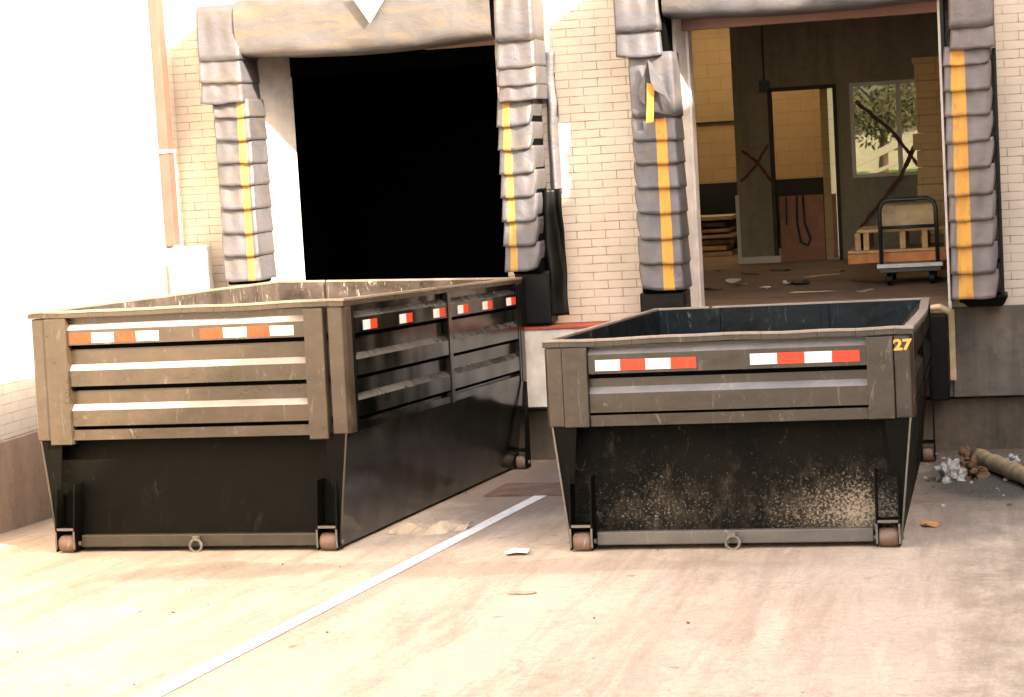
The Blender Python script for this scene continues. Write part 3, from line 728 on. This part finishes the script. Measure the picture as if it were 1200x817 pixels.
    for za, zb, mi, e in ((rt+.002, h-.019, 1, 0), (h-.018, h, 0, .004)):
        for i in range(20):
            x_a, x_b = -.005-e+(Wd+.01+2*e)*i/20, -.005-e+(Wd+.01+2*e)*(i+1)/20
            wb_ = lambda x: (nz3((x*2.2+loc[0], 1.5, 0))*.012 if .05 < x < Wd-.05 else 0, nz3((x*3.1+loc[0], 7.5, 0))*.010 if .05 < x < Wd-.05 else 0)
            (ya, zz_a), (yb, zz_b) = wb_(x_a), wb_(x_b)
            q.prism([(x_a, -.012-e+ya, za+zz_a), (x_a, .034+e+ya, za+zz_a), (x_a, .034+e+ya, zb+zz_a), (x_a, -.012-e+ya, zb+zz_a)],
                    [(x_b, -.012-e+yb, za+zz_b), (x_b, .034+e+yb, za+zz_b), (x_b, .034+e+yb, zb+zz_b), (x_b, -.012-e+yb, zb+zz_b)], mi)
        for s0, s1 in ((0, .50), (.53, Wd)): seg(s0, s1, LL-.05-e, LL+.0+e, za, zb, mi)
        for side in (0, 1):
            wd = .044 if side == 0 else railw
            for i in range(n):
                a, b = i/n, (i+1)/n
                def ru(t): return ((Wd-wd+bulge*math.sin(math.pi*min(1, t*1.1))) if side else 0)+nz3((t*5+loc[0], side*3., 2))*.012*math.sin(math.pi*t)
                y_a, y_b = .04+(LL-.095)*a, .04+(LL-.095)*b
                A = [(ru(a)-e*side, y_a), (ru(a)+wd+e, y_a)]; B_ = [(ru(b)-e*side, y_b), (ru(b)+wd+e, y_b)]
                lo_ = [(x, y, za+lift(x, y)) for x, y in (A[0], A[1], B_[1], B_[0])]; hi_ = [(x, y, zb+lift(x, y)) for x, y in (A[0], A[1], B_[1], B_[0])]
                q.prism(lo_, hi_, mi)
    q.box(.09, Wd-.09, .035, .085, rt+.02, rt+.03, 1); q.box(Wd-.08, Wd-railw, .10, LL-.07, rt+.02, rt+.03, 1)
    q.build('top_rail', [rim, fp], root, bevel=.003)
    # hull ends
    q = MB(); q.prism([(.035, .20, p-.004), (Wd-.035, .20, p-.004), (Wd-.13, .10, .04), (.13, .10, .04)], [(.035, .212, p-.004), (Wd-.035, .212, p-.004), (Wd-.13, .112, .04), (.13, .112, .04)])
    q.box(.05, Wd-.05, .02, .2, p-.004, p+.0)
    q.build('hull_end', front_hull, root)
    q = MB(); q.prism([(.035, LL-.03, p-.004), (Wd-.035, LL-.03, p-.004), (Wd-.13, LL-.03, .04), (.13, LL-.03, .04)], [(.035, LL-.018, p-.004), (Wd-.035, LL-.018, p-.004), (Wd-.13, LL-.018, .04), (.13, LL-.018, .04)])
    q.build('hull_end', hp, root)
    q = MB(); q.box(.14, Wd-.14, .1, LL-.05, .03, .05); q.build('hull_floor', hp, root)
    q = MB(); q.box(.30, Wd-.30, .03, .098, .035, .125); q.build('sill_bar', barm, root, bevel=.008)
    # tow ring
    q = MB(); cx = Wd/2
    q.tube([(cx+.045*math.cos(t), .0-.004, .045+.045*math.sin(t)) for t in [k*math.pi/9 for k in range(19)]], .011, 8, cap=False)
    q.build('tow_ring', mats['edge'], root, smooth=True)
    q = MB(); q.box(cx-.022, cx+.022, -.012, .028, .08, .115); q.build('ring_lug', mats['edge'], root, bevel=.004)
    # rollers in their brackets
    for vend in (0, 1):
        for side in (0, 1):
            u = .125 if side == 0 else Wd-.125; sg = 1 if side == 0 else -1
            v0, v1 = (-.035, .10) if vend == 0 else (LL-.16, LL-.005)
            gap = .145 if vend == 0 else .112
            if vend: u = .0 if side == 0 else Wd-.0
            br = MB()
            for du in (0, gap):
                a = u+sg*du; b = u+sg*(du+.012)
                x0, x1 = sorted((a, b))
                if vend == 0:
                    pf = [(v0, .012), (v1+.01, .012), (v1+.075, .50), (v0+.045, .50), (v0, .16)]
                else:
                    pf = [(v0, .012), (v1, .012), (v1, p-.03), (v1-.05, p-.03), (v0, .20)]
                br.prism([(x0, vv, ww) for vv, ww in pf], [(x1, vv, ww) for vv, ww in pf])
            x0, x1 = sorted((u+sg*.0125, u+sg*(gap-.0005)))
            br.box(x0, x1, v0+.01, v1, .165, .185)
            bo = br.build('roller_bracket', mats['edgedark'], root, bevel=.003)
            ro = MB(); vc = v0+.064; R_ = .064
            pts = []; rr = []
            for k in range(9):
                t = k/8; pts.append((x0+.006+(x1-x0-.012)*t, vc, R_+.001)); rr.append(R_*(1-.10*abs(2*t-1)**5))
            ro.tube(pts, rr, 24); ro.build('roller', mats['roller'], bo, smooth=False, bevel=0)
            ax_ = MB(); ax_.tube([(x0-.028, vc, R_), (x1+.028, vc, R_)], .017, 10); ax_.build('axle', mats['edge'], bo)
            ed = MB()
            if vend == 0:
                for du in (0, .145):
                    ed.bar((u+sg*(du+.006), v0-.003, .03), (u+sg*(du+.006), v0-.003, .16), .013, .005, up=(0, 1, 0))
                ed.box(x0, x1, v0+.004, v0+.009, .166, .184)
                ed.build('bracket_edge', mats['edge'], bo)
    return root, rec

def strip(root, us, w0, w1, cols, axis='u', v=.0, n=-.004):
    """reflective tape made of alternating blocks; us = start, block length"""
    q = MB(); a, st = us
    for i, c_ in enumerate(cols):
        if axis == 'u': q.box(a+i*st, a+(i+1)*st-.001, n, v, w0, w1, c_)
        else: q.box(n, v, a+i*st, a+(i+1)*st-.001, w0, w1, c_)
    return q.build('reflective_tape', [M['refl_red'], M['refl_white']], root)

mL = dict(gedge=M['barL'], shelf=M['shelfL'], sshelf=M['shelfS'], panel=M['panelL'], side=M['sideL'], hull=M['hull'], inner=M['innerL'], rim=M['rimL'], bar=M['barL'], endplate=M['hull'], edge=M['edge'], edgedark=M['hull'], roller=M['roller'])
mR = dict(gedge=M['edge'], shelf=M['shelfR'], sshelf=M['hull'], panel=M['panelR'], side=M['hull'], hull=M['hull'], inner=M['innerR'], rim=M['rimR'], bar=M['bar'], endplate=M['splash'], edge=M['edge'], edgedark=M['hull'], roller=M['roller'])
LX, LY, RX, RY = -6.8602, 13.2972, -2.9786, 13.0671
cL, rec = container('taller black container with tan lit front and ribbed glossy side on the left', (LX, LY, gz(LY)), -.0342, 1.771, .835,
                    [(1.515, 1.625), (1.215, 1.330), (.925, 1.040)], mL, warp=.07)
cR, rec = container('lower black container marked 27 with blue inside in front of the open room', (RX, RY, gz(RY)), .0072, 1.437, .855,
                    [(1.195, 1.325), (.935, 1.062)], mR, bulge=.03, railw=.06)
strip(cL, (.318, .176), 1.53, 1.60, (0, 1, 0, 1), v=.0075, n=.004)
strip(cL, (1.345, .178), 1.53, 1.60, (0, 1, 0, 1), v=.0075, n=.004)
strip(cR, (.348, .170), 1.215, 1.288, (1, 0, 1, 0), v=.0075, n=.004)
strip(cR, (1.385, .178), 1.222, 1.295, (1, 0, 1, 0), v=.0075, n=.004)
for vv in (.40, 1.22, 2.06, 2.72, 3.45, 4.22):
    strip(cL, (vv, .15), 1.53, 1.60, (1, 0), axis='v', v=2.44-.004, n=2.44-.0075)
# number 27
tx = bpy.data.curves.new('number', 'FONT'); tx.body = '27'; tx.size = .115; tx.extrude = .002; tx.offset = .0045; tx.align_x = 'CENTER'; tx.space_character = 1.02
to_ = bpy.data.objects.new('number_tmp', tx); COL.objects.link(to_)
bpy.context.view_layer.update()
dg = bpy.context.evaluated_depsgraph_get()
me = bpy.data.meshes.new_from_object(to_.evaluated_get(dg)); bpy.data.objects.remove(to_)
me.transform(Matrix.Translation((2.372, -.005, 1.288)) @ Matrix.Rotation(rad(90), 4, 'X') @ Matrix.Diagonal((.98, .82, 1, 1)))
me.materials.clear(); me.materials.append(M['decal'])
no = bpy.data.objects.new('number_decal', me); COL.objects.link(no); no.parent = cR

# ------------------------------------------------------------------ inside the right bay
def copy_thing(o, **kw):
    c = o.copy(); COL.objects.link(c)
    for ch in o.children:
        d = ch.copy(); COL.objects.link(d); d.parent = c
    return c
# platform cart
ct = empty('platform_cart', 'dark steel platform cart loaded with pallets inside the open bay', 'cart', loc=(-.87, 21.6, FL))
def lc(mb, name, mat, parent, loc, **k):
    mb.v = [(x-loc[0], y-loc[1], z-loc[2]) for x, y, z in mb.v]; return mb.build(name, mat, parent, **k)
cl = (-.87, 21.6, FL)
w = MB(); w.tube([(-1.17, 21.45, FL+.2), (-1.17, 21.45, -.68), (-1.15, 21.45, -.61), (-1.09, 21.45, -.57), (-.67, 21.45, -.57), (-.61, 21.45, -.61), (-.59, 21.45, -.68), (-.59, 21.45, FL+.2)], .022, 10)
w.tube([(-1.17, 21.45, -.86), (-.59, 21.45, -.86)], .018, 8); lc(w, 'handle', M['cart_steel'], ct, cl, smooth=True)
w = MB(); w.box(-1.22, -.54, 21.42, 22.7, FL+.19, FL+.235); lc(w, 'deck', M['aluminium'], ct, cl, bevel=.005)
w = MB(); w.box(-1.20, -.56, 21.45, 22.68, FL+.14, FL+.188); lc(w, 'frame', M['cart_steel'], ct, cl, bevel=.005)
for x in (-1.10, -.66):
    for y in (21.55, 22.5):
        w = MB(); w.tube([(x-.02, y, FL+.066), (x+.025, y, FL+.066)], .066, 20); w.box(x-.03, x-.022, y-.03, y+.03, FL+.06, FL+.139); w.box(x+.027, x+.035, y-.03, y+.03, FL+.06, FL+.139)
        lc(w, 'wheel', M['rubber'], ct, cl)
# goods on the cart: orange board, pallet, carton
w = MB(); w.box(-1.53, -.47, 21.62, 22.6, FL+.24, FL+.345)
tag(w.build('orange_beam', M['orange_wood'], bevel=.006), 'orange wooden board lying lowest on the platform cart', 'board')
w = MB(); z = FL+.348
w.box(-1.53, -.47, 21.60, 22.6, z, z+.03)
for x in (-1.45, -1.36, -.98, -.75, -.52): w.box(x, x+.06, 21.62, 22.58, z+.032, z+.215)
for k in range(6): w.box(-1.42, -.47, 21.60+k*.17, 21.60+k*.17+.12, z+.217, z+.25)
tag(w.build('wooden_pallet', M['wood'], bevel=.004), 'wooden pallet with short posts stacked on the platform cart', 'pallet')
w = MB(); z = FL+.60
w.box(-1.18, -.62, 21.7, 22.3, z, z+.24)
tag(w.build('cardboard_carton', M['wood_pale'], bevel=.012), 'pale carton on top of the pallet behind the cart handle', 'box')
# stack of boards
for k in range(7):
    w = MB(); z = FL+.005+k*.088; dx = random.uniform(-.06, .04)
    w.box(-4.5+dx, -3.76+dx+random.uniform(-.05, .03), 29.3, 30.2, z, z+random.uniform(.045, .07))
    pos = ['lowest board', 'second board from the floor', 'third board from the floor', 'fourth board from the floor', 'third board from the top', 'second board from the top', 'topmost board'][k]
    tag(w.build('board', [M['wood_pale'], M['rag'], M['wood']][(k*2) % 3], bevel=.004), pos + ' in the dim stack against the black dado', 'board', 'boards stacked in the back room')
# litter on the dock floor
def scrap(name, mat, c, r, label, cat, h=.02, n=9, seed=1, group=None):
    rnd = random.Random(seed); mb = MB(); ang = rnd.uniform(0, 6)
    pts = []
    for k in range(n):
        t = 2*math.pi*k/n; rr = rnd.uniform(.65, 1.1)
        x = r[0]*math.cos(t)*rr; y = r[1]*math.sin(t)*rr; a2 = r[2]
        pts.append((c[0]+x*math.cos(a2)-y*math.sin(a2), c[1]+x*math.sin(a2)+y*math.cos(a2), rnd.uniform(0, h)))
    base = c[2] if len(c) > 2 else None
    def zz(x, y): return (base if base is not None else gz(y))
    top = [(x, y, zz(x, y)+.006+q) for x, y, q in pts]; bot = [(x, y, zz(x, y)+.002+q*.7) for x, y, q in pts]
    mb.prism(bot, top)
    return tag(mb.build(name, mat), label, cat, group)
def P3(px, py):
    d = FWD + RGT*((px-600)/FPX) - UPV*((py-408.5)/FPX); q = d*(FL/d.z); return (q.x, q.y, FL)
for i, (px, py, r, mt, lb) in enumerate(((937, 332, (.13, .5, .1), 'rubber', 'black crumpled scrap on the dock floor before the half door'),
                                     (922, 333, (.05, .2, .2), 'paper', 'white torn scrap beside the black scrap on the dock floor'),
                                     (858, 331, (.10, .25, .0), 'paper', 'pale flat scrap on the dock floor near the left jamb'),
                                     (868, 334, (.05, .2, .5), 'cardboard', 'tan scrap on the dock floor just right of the pale scrap'),
                                     (896, 338, (.04, .15, .5), 'paper', 'tiny white scrap on the dock floor left of the black scrap'))):
    scrap('paper_scrap', M[mt], P3(px, py), r, lb, 'litter', .03, seed=i+3)

spots = [(842, 318, 'tan flat scrap nearest the stacked boards on the dock floor'), (880, 322, 'brown scrap on the dock floor below the graffiti cross'),
         (915, 318, 'dark scrap close to the foot of the brown half door'), (965, 324, 'pale scrap on the dock floor right of the half door'),
         (985, 318, 'tan scrap between the half door and the cart'), (1005, 330, 'brown scrap beside the left wheel of the cart'),
         (835, 340, 'dark scrap by the foot of the left door jamb'), (955, 343, 'tan scrap near the front edge of the dock floor'), (1015, 342, 'small dark scrap at the dock edge before the cart')]
for i, (px, py, lb) in enumerate(spots):
    scrap('floor_scrap', M[('cardboard', 'rag', 'rubber', 'wood_pale')[i % 4]], P3(px, py), (.03+.02*(i % 3), .15+.1*(i % 2), i*.7), lb, 'litter', .02, seed=40+i)

# ------------------------------------------------------------------ litter in the yard
def gp(px, py):
    d = FWD + RGT*((px-600)/FPX) - UPV*((py-408.5)/FPX); t = Z0/(d.z+d.y*math.tan(SL)); q = d*t; return (q.x, q.y)
w = MB(); a = gp(458, 626); b = gp(552, 620)
rn = random.Random(4)
top = []; N = 14
for k in range(N+1):
    t = k/N; x = a[0]+(b[0]-a[0])*t; y = a[1]+(b[1]-a[1])*t
    hw = (.03+.15*min(1, t*2.5))*(1 if t < .8 else .6)*rn.uniform(.75, 1.15)
    top.append((x, y, hw, (.03+.05*math.sin(t*7)**2)))
v = []
for x, y, hw, zz_ in top:
    v += [(x-.02, y-hw, gz(y)+.004), (x, y-hw*.3, gz(y)+.004+zz_), (x+.01, y+hw, gz(y)+.004+zz_*.6)]
f = []
for k in range(N):
    for j in range(2): f.append((k*3+j, k*3+j+1, (k+1)*3+j+1, (k+1)*3+j))
w.quadmesh(v, f)
tag(w.build('cardboard_piece', M['cardboard'], solid=.006), 'crumpled tan cardboard strip lying by the white painted line', 'litter')
scrap('paper_scrap', M['paper'], gp(606, 649), (.10, .13, .1), 'white paper scrap on the ground between the containers', 'litter', .03, seed=11)
scrap('paper_scrap', M['paper'], gp(152, 717), (.08, .07, .1), 'small pale scrap on the ground in front of the taller container', 'litter', .02, seed=12)
scrap('dry_leaf', M['leaf'], gp(1090, 616), (.09, .12, .2), 'dry orange leaf on the ground right of the lower container', 'leaf', .03, seed=13)
scrap('cardboard_scrap', M['cardboard'], gp(612, 696), (.09, .05, .1), 'small tan flake on the ground below the white paper scrap', 'litter', .012, seed=14)
# crumpled bag, rags and the log by the dock foot
def lump(name, mat, c, r, label, cat, seed, amp=.35, rot=0):
    bm = bmesh.new(); bmesh.ops.create_icosphere(bm, subdivisions=4, radius=1)
    for q in bm.verts:
        k = 1+amp*noise.noise(q.co*2.1+Vector((seed, 0, 0)))*1.6+amp*.5*noise.noise(q.co*5+Vector((0, seed, 0)))
        k -= amp*.4*abs(noise.noise(q.co*3.3+Vector((0, 0, seed))))
        q.co = Vector((q.co.x*r[0], q.co.y*r[1], q.co.z*r[2]))*k
        q.co.z = max(q.co.z, -r[2]*.35)
    bm.transform(Matrix.Translation((c[0], c[1], gz(c[1])+r[2]*.35)) @ Matrix.Rotation(rot, 4, 'Z'))
    me_ = bpy.data.meshes.new(name); bm.to_mesh(me_); bm.free(); me_.materials.append(mat)
    o_ = bpy.data.objects.new(name, me_); COL.objects.link(o_); return tag(o_, label, cat)
lump('crumpled_bag', M['grey_bag'], gp(1112, 563), (.11, .15, .11), 'crumpled dirty white bag on the ground right of the lower container', 'bag', 3.3, .5)
lump('brown_rag', M['rag'], gp(1138, 558), (.10, .18, .09), 'tangled brown rag between the white bag and the log', 'rag', 8.1, .8)
lump('cloth_scrap', M['rag'], gp(1142, 545), (.11, .20, .08), 'orange brown rag heaped against the end of the log', 'rag', 5.2, .8)
lump('paper_ball', M['grey_bag'], gp(1186, 541), (.05, .07, .04), 'small white paper ball behind the log', 'litter', 6.6, .5)
a = gp(1146, 545); b = gp(1235, 583); w = MB(); pts = []; rr = []
for k in range(13):
    t = k/12; x = a[0]+(b[0]-a[0])*t; y = a[1]+(b[1]-a[1])*t
    pts.append((x, y+.01*math.sin(9*t), gz(y)+.075)); rr.append(.07*(1+.12*math.sin(k*2.3)))
w.tube(pts, rr, 14)
tag(w.build('wooden_log', M['log'], smooth=True), 'pale split log lying at the foot of the dock on the right', 'log')
# small crumbs of concrete and leaves along the dock foot: one uncountable scatter
w = MB(); rn = random.Random(5)
for k in range(420):
    if k < 250: x = rn.uniform(-.8, 2.0); y = rn.triangular(14.8, 18.5, 18.2)
    else: x = rn.uniform(-8+.4, 3); y = rn.uniform(7, 18.3)
    s_ = rn.uniform(.003, .012) if k >= 250 else rn.uniform(.006, .026)
    z = gz(y); a_ = rn.uniform(0, 6)
    c_ = [(x+s_*math.cos(a_+j*1.57)*rn.uniform(.6, 1.3), y+s_*math.sin(a_+j*1.57)*rn.uniform(.6, 1.3)) for j in range(4)]
    w.prism([(p_, q_, z+.001) for p_, q_ in c_], [(p_*.7+x*.3, q_*.7+y*.3, z+s_*.7) for p_, q_ in c_], mi=rn.choice((0, 1, 2)))
tag(w.build('loose_grit', [M['low_conc'], M['rag'], M['cardboard']]), kind='stuff', label='crumbs of concrete and leaf litter on the yard', cat='grit')

# ------------------------------------------------------------------ outdoors behind the window
w = MB(); w.quadmesh([(-30, 31.7, -1.5), (30, 31.7, -1.5), (30, 90, -.4), (-30, 90, -.4)], [(0, 1, 2, 3)])
tag(w.build('lawn', M['grass'], fixn=False), kind='structure')
hb = empty('distant_house', 'pale distant house seen through the inner window', 'building', loc=(-2, 60, -1))
w = MB(); w.box(-6, 4, 8, 14, 0, 1.7); w.build('wall', M['far_white'], hb)
w = MB(); w.box(-6.3, 4.3, 7.7, 14.3, 1.705, 2.2); w.build('roof', M['ceiling'], hb)
w = MB(); w.bar((-4.0, 44, -.85), (-1.2, 44, .35), .3, .16); w.bar((-4.2, 44, -1.15), (-1.0, 44, -.05), .3, .08)
tag(w.build('ramp_rail', M['far_white'], bevel=.01), 'white sloping ramp rail on the lawn beyond the inner window', 'rail')
def tree(x, y, zb, h, seed, label):
    r_ = random.Random(seed); root = empty('tree', label, 'tree', loc=(x, y, zb), group='trees beyond the inner window')
    t = MB(); t.tube([(0, 0, 0), (.05, 0, h*.4), (-.05, .05, h*.7)], [.14, .09, .04], 8)
    for k in range(6):
        a_ = r_.uniform(0, 6.28); t.tube([(0, 0, h*(.35+.05*k)), (math.cos(a_)*.7, math.sin(a_)*.7, h*(.55+.05*k))], [.05, .015], 6)
    t.build('trunk', M['bark'], root)
    c = MB()
    cl_ = [(r_.gauss(0, .65), r_.gauss(0, .65), h*r_.uniform(.4, 1.0), r_.uniform(.25, .55)) for _ in range(22)]
    for _ in range(1500):
        cx_, cy_, cz_, cr = r_.choice(cl_)
        p_ = Vector((cx_, cy_, cz_))+Vector((r_.gauss(0, 1), r_.gauss(0, 1), r_.gauss(0, .8)))*cr*.6
        s_ = r_.uniform(.05, .11); d1 = Vector((r_.gauss(0, 1), r_.gauss(0, 1), r_.gauss(0, 1))).normalized(); d2 = d1.orthogonal().normalized()
        c.quadmesh([p_-d1*s_, p_+d2*s_*.5, p_+d1*s_, p_-d2*s_*.5], [(0, 1, 2, 3)])
    c.build('crown', M['foliage'], root, fixn=False)
tree(-2.6, 50, -1.1, 3.4, 1, 'leafy tree seen through the left part of the inner window')
tree(-1.5, 54, -1.0, 3.8, 2, 'leafy tree seen beside the window mullion')
tree(-3.9, 53, -1.1, 4.2, 3, 'leafy tree hidden partly by the left window frame')
